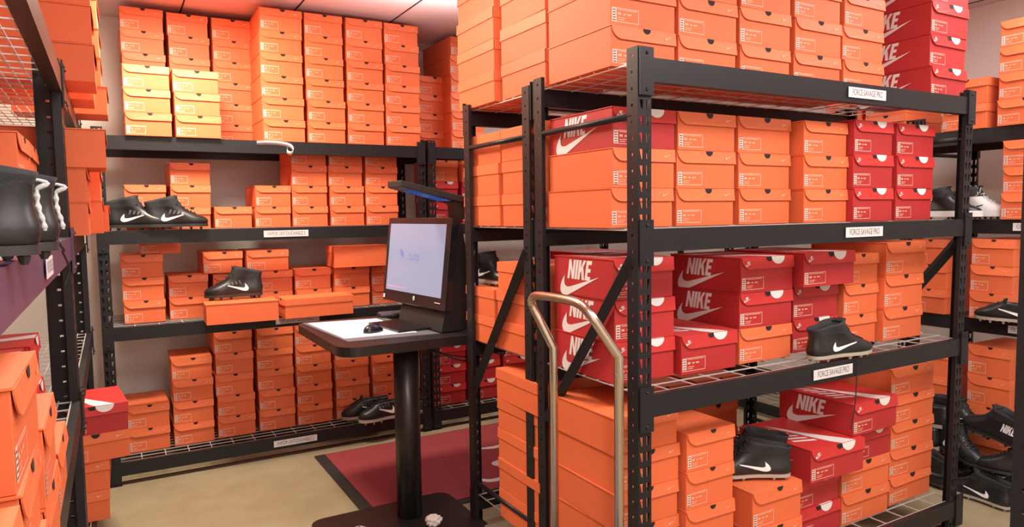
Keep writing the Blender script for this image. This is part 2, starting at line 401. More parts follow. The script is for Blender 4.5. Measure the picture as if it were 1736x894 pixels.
def post_mesh(H):
    """L post, corner at origin, legs towards +X (slotted face, faces -Y) and +Y (side face)"""
    if H in _post: return _post[H]
    bm = bmesh.new(); t = .003
    merge(bm, plate_with_holes(H, .056, 2, .052, 'tear', t), Matrix())
    merge(bm, plate_with_holes(H, .052, 1, .052, 'dot', t), Matrix.Translation((t, t, 0)) @ Matrix.Rotation(PI/2, 4, 'Z'))
    box(bm, .056-t, .056, t, .018, 0, H); box(bm, t, .016, .052, .055, 0, H)      # return flanges
    box(bm, -.004, .06, -.004, .06, 0, .006)                                     # foot
    me = bpy.data.meshes.new('post'); bm.to_mesh(me); bm.free(); me.materials.append(M['blackmetal'])
    _post[H] = me; return me
_beam = {}
def beam_mesh(L, bh):
    k = (round(L, 3), bh)
    if k in _beam: return _beam[k]
    bm = bmesh.new()
    # stepped tube profile, front at y=0
    prof = [(0, 0), (0, -bh), (.036, -bh), (.036, -.022), (.024, -.022), (.024, 0)]
    prism(bm, [(.006, y, z) for y, z in prof], (L-.012, 0, 0))
    for x0 in (.002, L-.058):
        box(bm, x0, x0+.056, -.006, -.0005, -bh-.045, .03)
        for zz in (.012, -bh-.028):
            s = bmesh.ops.create_uvsphere(bm, u_segments=8, v_segments=5, radius=.006)
            bmesh.ops.translate(bm, vec=(x0+.028, -.006, zz), verts=s['verts'])
    me = bpy.data.meshes.new('beam'); bm.to_mesh(me); bm.free(); me.materials.append(M['blackmetal']); _beam[k] = me
    return me
_deck = {}
def deck_mesh(L, D, px, py):
    k = (round(L, 3), round(D, 3), px, py)
    if k in _deck: return _deck[k]
    bm = bmesh.new(); w = .0021
    n = int((D-.06)/py)
    for i in range(n+1):
        y = .022 + (D-.044)*i/n; box(bm, .03, L-.03, y-w, y+w, -.004, 0)
    n = int(L/px)
    for i in range(n+1):
        x = .04 + (L-.08)*i/n; box(bm, x-w, x+w, .016, D-.016, -.008, -.004)
    me = bpy.data.meshes.new('wire_deck'); bm.to_mesh(me); bm.free(); me.materials.append(M['chromewire']); _deck[k] = me
    return me
BH = .076
def rack(loc, rz, L, D, H, levels, label, labels=(), px=.125, py=.075, lean=0, purple=None, bars=True, wide=1.):
    root = empty('storage_rack', loc, rz); tag(root, label, 'rack', None)
    def part(name, me, co, rot=0, scale=(1,1,1), parent=root):
        o = bpy.data.objects.new(name, me); link(o, parent); o.location = co; o.rotation_euler = (0, 0, rot); o.scale = scale; return o
    pm = post_mesh(H)
    part('post', pm, (0, 0, 0), 0, (1, wide, 1)); part('post', pm, (0, D, 0), 0, (1, -wide, 1))
    for y, sy in ((0, 1), (D, -1)):
        o = part('post', pm, (L - lean, y, 0), 0, (-1, sy, 1))
        o.rotation_euler = (0, math.atan2(lean, H), 0); o.scale = (-1, sy*wide, 1)
    beams = []
    for z in levels:
        b = part('beam', beam_mesh(L, BH), (0, -.004, z)); beams.append(b)
        part('beam', beam_mesh(L, BH), (0, D+.004, z), 0, (1, -1, 1))
        part('wire_deck', deck_mesh(L, D, px, py), (0, 0, z))
    if purple is not None:
        b = beams[purple]; me = b.data.copy(); me.materials[0] = M['purple']; b.data = me; b['label'] = 'purple shelf beam'
    for x in (.010, L-.010):
        if bars:
            for z in (1.83, .22): bm = bmesh.new(); tube(bm, [(x, .03, z), (x, D-.03, z)], .011, 8); obj('side_bar', bm, 'blackmetal', root)
            bm = bmesh.new(); tube(bm, [(x, .04, 1.37), (x, D-.06, .70)], .025, 4); obj('diagonal_brace', bm, 'blackmetal', root)
    for (lvl, x, w, s) in labels:
        bm = bmesh.new(); y = -.0056; zc = -BH*.50; hh = .020
        box(bm, x-w/2, x+w/2, y+.0002, y+.0012, zc-hh, zc+hh)
        put_text(bm, s, .034, lambda a, b: (x+a, y-.0003, zc+b), min(.70, w*.90/(len(s)*.034*.64)), 1)
        obj('shelf_label', bm, ['label', 'labelink'], beams[lvl])
    return root
LV = [2.0126, 1.464, .9139, .1437]; WV = [1.9841, 1.4536, .9081, .1314]; RV = [1.94, 1.45, .91, .10]
LR = 1.96
rack((1.4727, 1.7627, 0), 0, LR, .63, 2.046, LV, 'nearest black steel rack, front side of the island in the right half',
     [(0, 1.165, .24, 'FORCE SAVAGE PRO'), (1, 1.165, .24, 'FORCE SAVAGE PRO'), (2, .985, .24, 'FORCE SAVAGE PRO')], lean=.045)
rack((1.4727, 2.4315, 0), 0, LR, .60, 2.03, LV, 'black steel rack standing back to back behind the nearest island rack')
rack((-.073, 4.5046, 0), 0, 1.965, .60, 2.03, WV, 'black steel rack along the far wall, left of the doubled posts',
     [(1, 1.02, .27, 'VAPOR UNTOUCHABLE 3'), (2, 1.07, .27, 'VAPOR UNTOUCHABLE 3'), (3, 1.03, .27, 'VAPOR UNTOUCHABLE 2')], py=.06, bars=False)
rack((1.912, 4.5046, 0), 0, 1.965, .60, 2.03, WV, 'black steel rack along the far wall, right of the doubled posts behind the computer', py=.06, bars=False)
rack((-.122, .84, 0), PI/2, LR, .60, 2.046, LV, 'black rack at the left edge with the purple shelf beam',
     [(1, .88, .17, 'VAPOR UNTOUCHABLE 3')], px=.11, py=.035, purple=1, bars=False, wide=1.4)
rack((-.122, 2.815, 0), PI/2, 1.60, .60, 2.046, LV, 'black rack on the left running from the near post to the far corner',
     [(1, 1.20, .16, 'VAPOR UNTOUCHABLE 3')], px=.11, py=.035, bars=False, wide=1.4)
rack((4.10, 2.43, 0), -PI/2, 1.96, .60, 2.03, RV, 'black rack at the right wall holding the white and black shoe', [(1, .62, .16, 'FORCE SAVAGE PRO'), (2, .60, .13, 'FORCE SAVAGE PRO')])
rack((4.10, 4.40, 0), -PI/2, 1.96, .60, 2.03, RV, 'black rack at the right wall, hidden mostly behind the island rack', bars=False)

# near upright at the right edge of the frame
up = empty('rack_upright', (1.80, .76, 0)); tag(up, 'blurred dark upright post at the far right edge of the view', 'rack upright')
for x, sx in ((0, 1), (.62, -1)):
    o = bpy.data.objects.new('post', post_mesh(2.046)); link(o, up); o.location = (x, 0, 0); o.scale = (sx, 1, 1)
for z in (.2, 1.0, 1.85): bm = bmesh.new(); tube(bm, [(.01, .03, z), (.61, .03, z)], .011, 8); obj('side_bar', bm, 'blackmetal', up)

# ------------------------------------------------------------------ shoeboxes
PLACE = {'W': ('far wall rack', ''), 'W2': ('right far wall rack', ''), 'R': ('front island rack', ''), 'B': ('rear island rack', ''),
         'RR': ('right wall rack', ''), 'RR2': ('rear right rack', ''), 'L': ('near left rack', ''), 'L2': ('far left rack', '')}
SHELF = {1: 'top shelf', 2: 'second shelf', 3: 'third shelf', 4: 'bottom shelf'}
ORD = ['', 'first', 'second', 'third', 'fourth', 'fifth', 'sixth', 'seventh', 'eighth', 'ninth', 'tenth', 'eleventh', 'twelfth']
# axis used to count stacks as they read in the photo
def order_key(s):
    pl = s[0]
    if pl in ('L', 'L2', 'RR', 'RR2'): return -s[3] if pl in ('RR', 'RR2') else s[3]
    return s[2] + .01*s[3]
groups = {}
for s in STACKS: groups.setdefault((s[0], s[1]), []).append(s)
for (pl, sh), lst in groups.items():
    lst.sort(key=order_key)
    for si, s in enumerate(lst):
        _, _, X, Y, z, w, d, h, kinds, rot = s
        for bi, k in enumerate(kinds):
            j = random.uniform(-.004, .004); ry = R(random.uniform(-.9, .9)) + R(rot)
            a = R(rot)
            dx, dy = (j*math.cos(a), j*math.sin(a))
            q = random.uniform(0, .006); dx -= q*math.sin(a)*-1*-1; dy += q*math.cos(a)
            b = shoebox(w-.003, d, h-.0006, k == 'r', (X+dx, Y+dy, z + .0008 + bi*h), ry)
            colr = 'red' if k == 'r' else 'orange'
            way = 'nearest' if pl in ('L', 'L2') else 'left'
            stackname = ('only stack' if len(lst) == 1 else '%s stack from %s' % (ORD[si+1], 'near end' if way == 'nearest' else 'left'))
            lv = 'single box' if len(kinds) == 1 else ('topmost' if bi == len(kinds)-1 else ('lowest' if bi == 0 else ORD[bi+1] + ' up'))
            tag(b, '%s shoebox, %s, %s, %s of %s' % (colr, lv, stackname, SHELF[sh], PLACE[pl][0]), 'shoebox', 'shoeboxes on the %s of the %s' % (SHELF[sh], PLACE[pl][0]))
# two boxes lying sideways at the front of the third shelf of the far rack
def sideways(x, y, z, rz, label, w=.155, d=.43, h=.125):
    b = shoebox(w, d, h, False, (x, y, z), rz); tag(b, label, 'shoebox', 'shoeboxes lying sideways in front of a shelf')
sideways(.846, 4.385, WV[2]+.001, R(88), 'orange shoebox lying sideways, plain long side, under the single black cleat', .22, .40, .118)
sideways(.875, 4.39, WV[2]+.001, R(-89), 'orange shoebox lying sideways, lid lip showing, beside the boxed black cleat', .22, .42, .118)

sideways(1.62, 4.66, WV[2]+.272, R(88), 'orange shoebox lying sideways on third shelf, half hidden by the computer', .24, .36, .14)
# ------------------------------------------------------------------ football cleats
def foot_outline(n):
    """unit foot outline: x 0 heel..1 toe, y half-width, returned as closed ring (x, y)"""
    c = [(0, .0), (.01, .055), (.05, .093), (.14, .112), (.28, .106), (.45, .112), (.60, .145), (.72, .160), (.83, .148), (.92, .112), (.98, .055), (1, 0)]
    top = smoothpath([(x, y, 0) for x, y in c], 4)
    ring = [(p.x, p.y) for p in top] + [(p.x, -p.y*.93) for p in top[-2:0:-1]]
    return ring
FO = foot_outline(0)
def make_shoe(L, upper='leather', swoosh='swhite', solem='blacksole', lace='lace', nike=False, low=False, studs=True, trim=None, midsole=False, heelcord=False):
    root = empty('football_cleat')
    k = L/.34; base = .020 if studs else .004
    #        z     xb     xf     w     pinch of forefoot height
    lv = [(.008, .006, .980, .90), (.018, .0, 1.0, 1.0), (.030, -.008, .998, 1.03), (.041, -.007, .965, .98), (.050, -.002, .91, .92), (.059, .004, .84, .86),
          (.068, .009, .765, .80), (.078, .012, .70, .75), (.089, .013, .64, .73), (.100, .012, .59, .73), (.112, .008, .545, .74), (.124, .001, .515, .77), (.136, -.008, .49, .81)]
    if low: lv = lv[:9]
    bm = bmesh.new(); rings = []
    for z, xb, xf, ws in lv:
        ring = []
        for x, y in FO:
            sl = 0 if z < .09 else (z-.09)*(-.20 + x*.8)       # collar rises towards the tongue
            ring.append(bm.verts.new(((xb + (xf-xb)*x)*L - L/2, y*ws*L, (base + z*k + sl*k))))
        rings.append(ring)
    # inner collar
    z, xb, xf, ws = lv[-1]
    for dz, sh in ((-.004, .90), (-.03, .80), (-.06, .72)):
        mx = (xb+xf)/2
        ring = [bm.verts.new(((mx + ((xb + (xf-xb)*x) - mx)*sh)*L - L/2, y*ws*L*sh*.9, base + (z+dz)*k + ((z-.09)*(-.20+x*.8) if z > .09 else 0)*k)) for x, y in FO]
        rings.append(ring)
    n = len(FO)
    for a, b in zip(rings, rings[1:]):
        for i in range(n): bm.faces.new((a[i], b[i], b[(i+1) % n], a[(i+1) % n]))
    bm.faces.new(rings[0]); bm.faces.new(rings[-1][::-1])
    for f in bm.faces:
        f.material_index = 1 if f.calc_center_median().z > base + (.104 if not low else .2)*k else 0
        f.smooth = True
    bmesh.ops.recalc_face_normals(bm, faces=bm.faces[:])
    tree = BVHTree.FromBMesh(bm)
    up = obj('upper', bm, [upper, 'knit'], root)
    def side(u, v, sgn):
        h = tree.ray_cast(Vector((u, sgn*.2, v)), Vector((0, -sgn, 0)))
        if h[0] is None: h = tree.find_nearest(Vector((u, sgn*.05, v)))[:2]
        return h[0] + h[1]*0 + Vector((0, sgn*.0016, 0))
    for sgn in (-1, 1):
        bm = bmesh.new()
        if nike:
            s = .042*k
            for o in NK: flat(bm, [((s*x*.85 - .155*k) if sgn < 0 else (-.07*k - s*x*.85), 0, base + .052*k + s*y) for x, y in o])
        else:
            S = .155*k; flat(bm, [(-.085*k + S*x, 0, base + .046*k + S*y*.8) for x, y in SW])
        if sgn > 0:
            for v in bm.verts: v.co.x = v.co.x
        tri(bm); bmesh.ops.subdivide_edges(bm, edges=[e for e in bm.edges if e.calc_length() > .03], cuts=2); tri(bm)
        for v in bm.verts: v.co = side(v.co.x, v.co.z, sgn)
        obj('side_logo', bm, swoosh, root)
    if trim:
        for sgn in (-1, 1):
            bm = bmesh.new()
            for q in range(4):
                x0 = -.045*k + q*.022*k
                flat(bm, [(x0, 0, base+.062*k), (x0+.010*k, 0, base+.062*k), (x0+.020*k, 0, base+.084*k-.004*k*q), (x0+.008*k, 0, base+.087*k-.004*k*q)])
            for v in bm.verts: v.co = side(v.co.x, v.co.z, sgn)
            obj('side_stripes', bm, trim, root)
    # sole plate
    bm = bmesh.new()
    prism(bm, [((x*1.0)*L - L/2, y*.95*L, base*.72) for x, y in FO], (0, 0, base*.28 + .010*k))
    if midsole:
        prism(bm, [((-.01+x*1.025)*L - L/2, y*1.09*L, base*.8) for x, y in FO], (0, 0, .032*k))
    obj('sole_plate', bm, solem, root)
    if studs:
        bm = bmesh.new()
        bmesh.ops.create_cone(bm, cap_ends=True, segments=8, radius1=.0045*k, radius2=.0085*k, depth=base*.62)
        bmesh.ops.translate(bm, vec=(0, 0, base*.31), verts=bm.verts[:])
        first = None
        for x, y in ((.06, .05), (.06, -.05), (.2, .07), (.2, -.07), (.55, .09), (.55, -.09), (.72, .115), (.72, -.10), (.88, .07), (.88, -.06)):
            if first is None: first = o = obj('stud', bm, solem if solem != 'whiteleather' else 'blacksole', root)
            else: o = link(first.copy(), root)
            o.location = (x*L - L/2, y*L, 0)
    if heelcord:
        bm = bmesh.new(); P = []
        for z in (.145, .13, .115, .10, .085, .07, .055, .042, .032):
            h = tree.ray_cast(Vector((-L*.9, 0, base + z*k)), Vector((1, 0, 0)))
            if h[0]: P.append(h[0] + Vector((-.003, 0, 0)))
        P = smoothpath(P, 6); tube(bm, P, [.0032 + .0008*math.sin(i*.9) for i in range(len(P))], 8); obj('heel_cord', bm, 'wlace', root)
    # laces
    bm = bmesh.new()
    def top(u, v):
        h = tree.ray_cast(Vector((u, v, .4)), Vector((0, 0, -1)))
        return (h[0] if h[0] else Vector((u, v, base+.06*k))) + Vector((0, 0, .0025))
    xs = [(.80 - .055*i)*L - L/2 for i in range(7 if not low else 6)]
    for i, u in enumerate(xs):
        a = 1 if i % 2 else -1
        tube(bm, [top(u, -.022*k*a), top(u-.006*k, 0)+Vector((0,0,.002)), top(u-.014*k, .022*k*a)], .0024*k, 6)
        tube(bm, [top(u, .022*k*a), top(u-.006*k, 0)+Vector((0,0,.004)), top(u-.014*k, -.022*k*a)], .0024*k, 6)
    e = top(xs[-1]-.014*k, 0)
    for s in (-1, 1):
        tube(bm, smoothpath([e, e + Vector((.014*k, s*.018*k, .016*k)), e + Vector((.03*k, s*.034*k, -.002)), e + Vector((.012*k, s*.03*k, -.010*k)), e], 4), .0021*k, 6)
    obj('laces', bm, lace, root)
    # heel tab + tongue
    bm = bmesh.new()
    z0 = base + lv[-1][0]*k; xt = lv[-1][2]*L - L/2
    if not low:
        prism(bm, [(xt-.012*k, -.022*k, z0+.0*k), (xt-.012*k, .022*k, z0+.0*k), (xt+.006*k, .017*k, z0+.028*k), (xt+.006*k, -.017*k, z0+.028*k)], (.006*k, 0, 0))
    else:
        prism(bm, [(xt-.02*k, -.022*k, z0-.005*k), (xt-.02*k, .022*k, z0-.005*k), (xt-.03*k, .017*k, z0+.022*k), (xt-.03*k, -.017*k, z0+.022*k)], (.006*k, 0, 0))
    obj('tongue', bm, 'knit', root)
    return root
SH = {}
def shoe(kind, loc, rz, label, tilt=(0, 0), group=None, **kw):
    if kind not in SH: s = SH[kind] = make_shoe(**KINDS[kind])
    else: s = copy_tree(SH[kind])
    s.location = loc; s.rotation_euler = (R(tilt[0]), R(tilt[1]), R(rz)); tag(s, label, 'shoe', group); s.scale.z = {'a': 1.12, 'b': .87, 'f': .86, 'low': 1.3}.get(kind, 1); return s
KINDS = dict(
    a=dict(L=.33, trim='greytrim'), b=dict(L=.35, solem='sole'), c=dict(L=.34, studs=True, low=True, solem='sole'), d=dict(L=.34, nike=True, solem='blacksole'),
    w=dict(L=.34, nike=True, solem='whiteleather', midsole=True, studs=True, lace='lace'),
    wt=dict(L=.34, swoosh='ink', upper='whiteleather', solem='whiteleather', midsole=True, lace='wlace'),
    f=dict(L=.315, heelcord=True), low=dict(L=.33, low=True, trim='greytrim', solem='sole'))
g = 'pair of black cleats on the second shelf of the far wall rack'
shoe('a', (.135, 4.53, WV[1]+.001), -8, 'black mid-cut cleat with white swoosh, left of the pair on second shelf', group=g)
shoe('a', (.335, 4.50, WV[1]+.001), -4, 'black mid-cut cleat, right of the pair on the far rack second shelf', group=g)
shoe('a', (.625, 4.50, WV[2]+.1205), 176, 'single black mid-cut cleat standing on a sideways orange box, toe left')
g = 'pair of black cleats on the bottom shelf of the far wall rack'
shoe('low', (1.45, 4.60, WV[3]+.001), 180, 'black low-cut cleat, rear one of the pair beside the kiosk column', group=g)
shoe('low', (1.525, 4.475, WV[3]+.001), 182, 'black low-cut cleat, front one of the pair beside the kiosk column', group=g)
shoe('b', (2.55, 1.79, LV[2]+.001), -3, 'black cleat with bone studs alone on the island rack wire shelf')
g = 'pair of black cleats on a box on the island rack bottom shelf'
shoe('b', (2.275, 2.03, LV[3]+.302), 150, 'black high-cut cleat, rear one of the pair on a bottom-shelf box', group=g)
shoe('b', (2.17, 1.935, LV[3]+.302), 148, 'black high-cut cleat, front one of the pair on a bottom-shelf box', group=g)
shoe('b', (1.60, 3.00, LV[2]+.262), -82, 'black cleat with white swoosh sitting in the rear island rack behind posts')
g = 'white and black cleats on the right wall rack'
shoe('w', (4.055, 2.20, RV[1]+.001), -86, 'white and black high-top cleat with block lettering, front one, right wall rack', group=g)
shoe('wt', (4.16, 2.09, RV[1]+.001), -88, 'white and black cleat, rear one with its white toe past the post', group=g)
shoe('c', (4.03, 1.86, RV[2]+.001), 92, 'black cleat with bone studs, toe poking out on the right wall rack')
g = 'black cleats heaped on the floor at the right wall rack'
for i, (kd, x, y, z, rz, tl, lb) in enumerate((
    ('a', 3.86, 2.20, .001, 78, (0, 0), 'black cleat with big white swoosh, floor heap, left bottom by the rack post'),
    ('b', 3.84, 1.90, .001, 84, (0, 0), 'black cleat with thin white swoosh, floor heap, bottom middle'),
    ('d', 3.99, 1.98, .001, 95, (0, 0), 'black cleat with block lettering, floor heap, bottom rear middle'),
    ('c', 3.98, 2.30, .001, 110, (0, 0), 'black low cleat at the left rear end of the floor heap'),
    ('d', 3.90, 1.62, .001, 92, (0, 0), 'black cleat with block lettering at the right end of the floor heap, bottom layer'),
    ('a', 3.92, 2.03, .160, 250, (0, 4), 'black cleat with curved white swoosh, floor heap, middle layer'),
    ('d', 3.90, 1.76, .155, 100, (0, 0), 'black cleat with white block lettering, floor heap, middle layer right'),
    ('low', 3.93, 2.30, .150, 85, (0, 3), 'black low-cut cleat with grey stripes, floor heap, middle layer left'),
    ('d', 3.93, 1.88, .315, 74, (0, -6), 'black cleat with white block lettering on top of the floor heap'),
    ('b', 4.02, 2.08, .305, 260, (0, 6), 'black cleat lying behind the topmost lettered one, floor heap'),
    ('low', 3.95, 2.27, .270, 95, (0, 4), 'black low-cut cleat on top left of the floor heap'))):
    shoe(kd, (x, y, z), rz, lb, tl, g)
g = 'pair of black cleats with speckled laces on the purple shelf'
shoe('f', (-.238, 1.09, LV[1]+.001), 186, 'blurred black cleat with white speckled heel cord, nearer of the foreground pair', group=g)
shoe('f', (-.225, 1.23, LV[1]+.001), 182, 'blurred black cleat with white speckled heel cord, farther of the foreground pair', group=g)
# loose shoelaces
bm = bmesh.new()
tube(bm, smoothpath([(-.075, 1.23, 1.50), (-.066, 1.30, 1.475), (-.075, 1.45, 1.465), (-.075, 1.6, 1.43), (-.085, 1.62, 1.39)], 6), .0022, 6)
tag(obj('shoelace', bm, 'lace'), 'thin black shoelace trailing off the purple shelf beam', 'shoelace')
bm = bmesh.new()
tube(bm, smoothpath([(2.60, 1.742, .975), (2.602, 1.748, .92), (2.603, 1.751, .85), (2.60, 1.755, .72), (2.585, 1.76, .62)], 6), .0022, 6)
tag(obj('shoelace', bm, 'lace'), 'thin black shoelace hanging over the white label on the island rack', 'shoelace')

# ------------------------------------------------------------------ kiosk desk
DZ = .93
desk = empty('standing_desk', (1.26, 3.5, 0)); tag(desk, 'dark standing desk on one thick column in front of the far rack', 'desk')
def local(o, parent):                                 # build in world coordinates, hang under parent
    o.data.transform(Matrix.Translation(parent.location).inverted()); o.parent = parent; return o
bm = bmesh.new(); prism(bm, [(x, y, DZ-.045) for x, y in rounded(.86, 1.68, 3.055, 3.95, .09)], (0, 0, .045)); 
local(obj('desktop', bm, 'laminate'), desk)
bm = bmesh.new(); bmesh.ops.create_cone(bm, cap_ends=True, segments=32, radius1=.062, radius2=.062, depth=DZ-.06)
for f in bm.faces: f.smooth = len(f.verts) == 4
bmesh.ops.translate(bm, vec=(1.225, 3.215, (DZ-.06)/2+.02), verts=bm.verts[:]); local(obj('column', bm, 'laminate'), desk)
bm = bmesh.new(); box(bm, 1.13, 1.32, 3.11, 3.8, DZ-.06, DZ-.045); local(obj('mounting_plate', bm, 'mattplastic'), desk)
bm = bmesh.new(); prism(bm, [(x, y, .002) for x, y in rounded(.77, 1.50, 2.88, 3.40, .07)], (0, 0, .028)); local(obj('base_plate', bm, 'laminate'), desk)
# touch mat
mt = empty('touch_mat', (1.12, 3.55, DZ)); tag(mt, 'lit white touch mat with grey rim lying on the standing desk', 'mat')
A, B, Cc, D_ = (.888, 3.90), (.935, 3.20), (1.385, 3.165), (1.335, 3.84)
bm = bmesh.new(); prism(bm, [(x, y, DZ+.0005) for x, y in (A, B, Cc, D_)], (0, 0, .004)); local(obj('mat_rim', bm, 'greyrim'), mt)
ins = [(.912, 3.868), (.945, 3.285), (1.305, 3.262), (1.282, 3.815)]
bm = bmesh.new(); prism(bm, [(x, y, DZ+.0046) for x, y in ins], (0, 0, .001)); local(obj('lit_surface', bm, 'matglow'), mt)
# mouse
bm = bmesh.new(); bmesh.ops.create_uvsphere(bm, u_segments=24, v_segments=16, radius=1)
for v in bm.verts:
    v.co.x *= .038; v.co.y *= .062; v.co.z = max(v.co.z, 0)*.040*(1 - .25*v.co.y/.062)
for f in bm.faces: f.smooth = True
ms = obj('computer_mouse', bm, 'darkplastic'); ms.location = (1.12, 3.385, DZ+.0058); ms.rotation_euler = (0, 0, R(-62)); tag(ms, 'glossy black computer mouse on the lit white mat', 'mouse')
bm = bmesh.new(); box(bm, -.0015, .0015, .012, .04, .028, .0405); o = obj('scroll_wheel', bm, 'mattplastic', ms)
# keyboard
kb = empty('keyboard', (1.40, 3.855, DZ+.0052), R(-4)); tag(kb, 'black keyboard half hidden behind the computer screen', 'keyboard')
bm = bmesh.new(); prism(bm, [(-.085, -.05, 0), (-.085, .05, 0), (-.085, .05, .022), (-.085, -.05, .012)], (.30, 0, 0)); bevel(bm, .002)
obj('keyboard_case', bm, 'mattplastic', kb)
bm = bmesh.new()
for i in range(14):
    for j in range(4):
        x = -.078 + i*.0205; y = -.042 + j*.022; z = .0135 + .0022*j*1.0
        box(bm, x, x+.017, y, y+.018, z-.002, z+.005)
kk = obj('keys', bm, 'greyrim', kb); kk['kind'] = 'stuff'
# all-in-one computer
pc = empty('all_in_one_computer', (1.40, 3.14, DZ), 0); tag(pc, 'black all-in-one computer with tilted lit screen and overhead arm', 'computer')
# local frame: u along the screen from near edge to far edge, n = facing direction
far = Vector((-.10, .995, 0)).normalized(); nrm = Vector((-.995, -.10, 0)).normalized(); SWD = .70; tiltb = .055
def S(u, v, w=0):                                      # u 0..1 from near to far, v 0..1 up, w out of the screen (metres)
    return Vector((0, 0, .112)) + far*(u*SWD) - nrm*(v*tiltb) + Vector((0, 0, v*.462)) + nrm*w
def slab(u0, u1, v0, v1, w0, w1, mats, name, parent=pc):
    bm = bmesh.new(); P = [S(u, v, w) for w in (w0, w1) for (u, v) in ((u0, v0), (u1, v0), (u1, v1), (u0, v1))]
    v = [bm.verts.new(p) for p in P]
    for f in ((3,2,1,0),(4,5,6,7),(0,1,5,4),(1,2,6,5),(2,3,7,6),(3,0,4,7)): bm.faces.new([v[i] for i in f])
    bmesh.ops.recalc_face_normals(bm, faces=bm.faces[:]); return obj(name, bm, mats, parent)
case = slab(0, 1, 0, 1, -.045, 0, 'darkplastic', 'monitor_case')
md = case.modifiers.new('b', 'BEVEL'); md.width = .004; md.segments = 2
scr = slab(.060, .95, .135, .93, .0002, .0015, 'screen', 'screen')
bm = bmesh.new()
fl = lambda a, b: S(a, b, .0025)
def q4(u0, u1, v0, v1, mi=0): flat(bm, [fl(u0, v0), fl(u1, v0), fl(u1, v1), fl(u0, v1)], mi)
# faint writing in the middle of the screen (u grows away from the viewer's right)
for (u0, u1, v, t_) in ((.42, .60, .565, .006), (.42, .60, .515, .006)): q4(u0, u1, v, v+t_)
vs, fs = text_mesh('Swifty', .052); V = [bm.verts.new(fl(.51 - x/SWD, .545 + y/.46)) for x, y in vs]
for f in fs: bm.faces.new([V[i] for i in f])
for k in range(5): q4(.68+.012*k, .70+.012*k, .53+.012*k, .60+.008*k)
q4(.60, .93, .178, .186, 1)
obj('screen_writing', bm, ['screenink', 'screenred'], scr)
# maker mark and buttons under the screen
bm = bmesh.new(); c0 = [fl(.46 + .018*math.cos(a), .085 + .026*math.sin(a)) for a in [2*PI*k/20 for k in range(20)]]
flat(bm, c0); bm2 = obj('round_badge', bm, 'label', case)
bm = bmesh.new(); vs, fs = text_mesh('hp', .020); V = [bm.verts.new(S(.46 - x/SWD, .085 + y/.46, .0032)) for x, y in vs]
for f in fs: bm.faces.new([V[i] for i in f])
obj('badge_lettering', bm, 'ink', case)
bm = bmesh.new(); q4(.955, .985, .03, .075); q4(.06, .14, .075, .083); obj('case_stickers', bm, 'label', case)
# rear body and foot
bm = bmesh.new()
prof = [S(0, .02, -.045), S(0, 1, -.045), S(0, .93, -.085), S(0, .45, -.15), S(0, -.10, -.17), S(0, -.235, -.175), S(0, -.235, -.02), S(0, -.05, -.03)]
prism(bm, [p + far*.04 for p in prof], far*(SWD-.22)); bmesh.ops.recalc_face_normals(bm, faces=bm.faces[:])
obj('rear_housing', bm, 'mattplastic', pc)
bm = bmesh.new(); a0 = S(.22, -.235, .16); prism(bm, [a0, a0 + far*.36, a0 + far*.36 - nrm*.20, a0 - nrm*.20], (0, 0, .010)); bmesh.ops.recalc_face_normals(bm, faces=bm.faces[:])
for v in bm.verts: v.co.z += .0025
obj('foot_plate', bm, 'darkplastic', pc)
# overhead projector arm
bm = bmesh.new(); a0 = S(.07, .98, -.075)
prism(bm, [a0, a0 + far*.11, a0 + far*.11 - nrm*.035, a0 - nrm*.035], Vector((0, 0, .115)) + nrm*.01); bmesh.ops.recalc_face_normals(bm, faces=bm.faces[:]); bevel(bm, .004)
arm = obj('projector_neck', bm, 'mattplastic', pc)
h0 = S(.04, .98, -.07) + Vector((0, 0, .075))
bm = bmesh.new()
tip = nrm*.30 + Vector((0, 0, .085))
P = [h0 - nrm*.05 - Vector((0,0,.0)), h0 + far*.19 - nrm*.05, h0 + far*.20 + tip, h0 + far*.05 + tip]
prism(bm, P, (0, 0, .034)); bmesh.ops.recalc_face_normals(bm, faces=bm.faces[:]); bevel(bm, .006)
hd = obj('projector_head', bm, 'mattplastic', pc)
bm = bmesh.new()
flat(bm, [h0 + far*.035 + nrm*.03 + Vector((0,0,.0175)) , h0 + far*.155 + nrm*.03 + Vector((0,0,.0175)), h0 + far*.16 + nrm*.24 + Vector((0,0,.0695)), h0 + far*.055 + nrm*.24 + Vector((0,0,.0695))])
obj('lens_window', bm, 'blueglass', hd)
# cables
bm = bmesh.new()
tube(bm, smoothpath([(1.61, 3.42, 1.02), (1.66, 3.30, .99), (1.665, 3.20, .94), (1.70, 3.12, .90), (1.705, 3.10, .80), (1.62, 3.3, .86)], 6), .004, 6)
tag(obj('cable', bm, 'mattplastic'), 'black cable from the computer back looping over the desk edge', 'cable')
bm = bmesh.new()
tube(bm, smoothpath([(1.30, 3.22, .862), (1.38, 3.15, .835), (1.46, 3.13, .80), (1.54, 3.13, .785), (1.62, 3.14, .81), (1.66, 3.18, .866)], 6), .004, 6)
tube(bm, smoothpath([(1.32, 3.28, .862), (1.42, 3.22, .82), (1.5, 3.2, .80), (1.6, 3.2, .79), (1.66, 3.24, .84)], 6), .003, 6)
tag(obj('cable', bm, 'mattplastic'), 'black cables drooping under the desktop right of the column', 'cable')
bm = bmesh.new(); box(bm, -.02, .02, -.012, .012, 0, .035); bevel(bm, .004)
o = obj('usb_adapter', bm, 'mattplastic'); o.location = (1.60, 3.20, DZ+.0005); tag(o, 'small black adapter with metal tab beside the computer base', 'adapter')
bm = bmesh.new(); tube(bm, [(.0, -.012, .012), (.03, -.045, .004)], .004, 6); obj('metal_tab', bm, 'chrome', o)
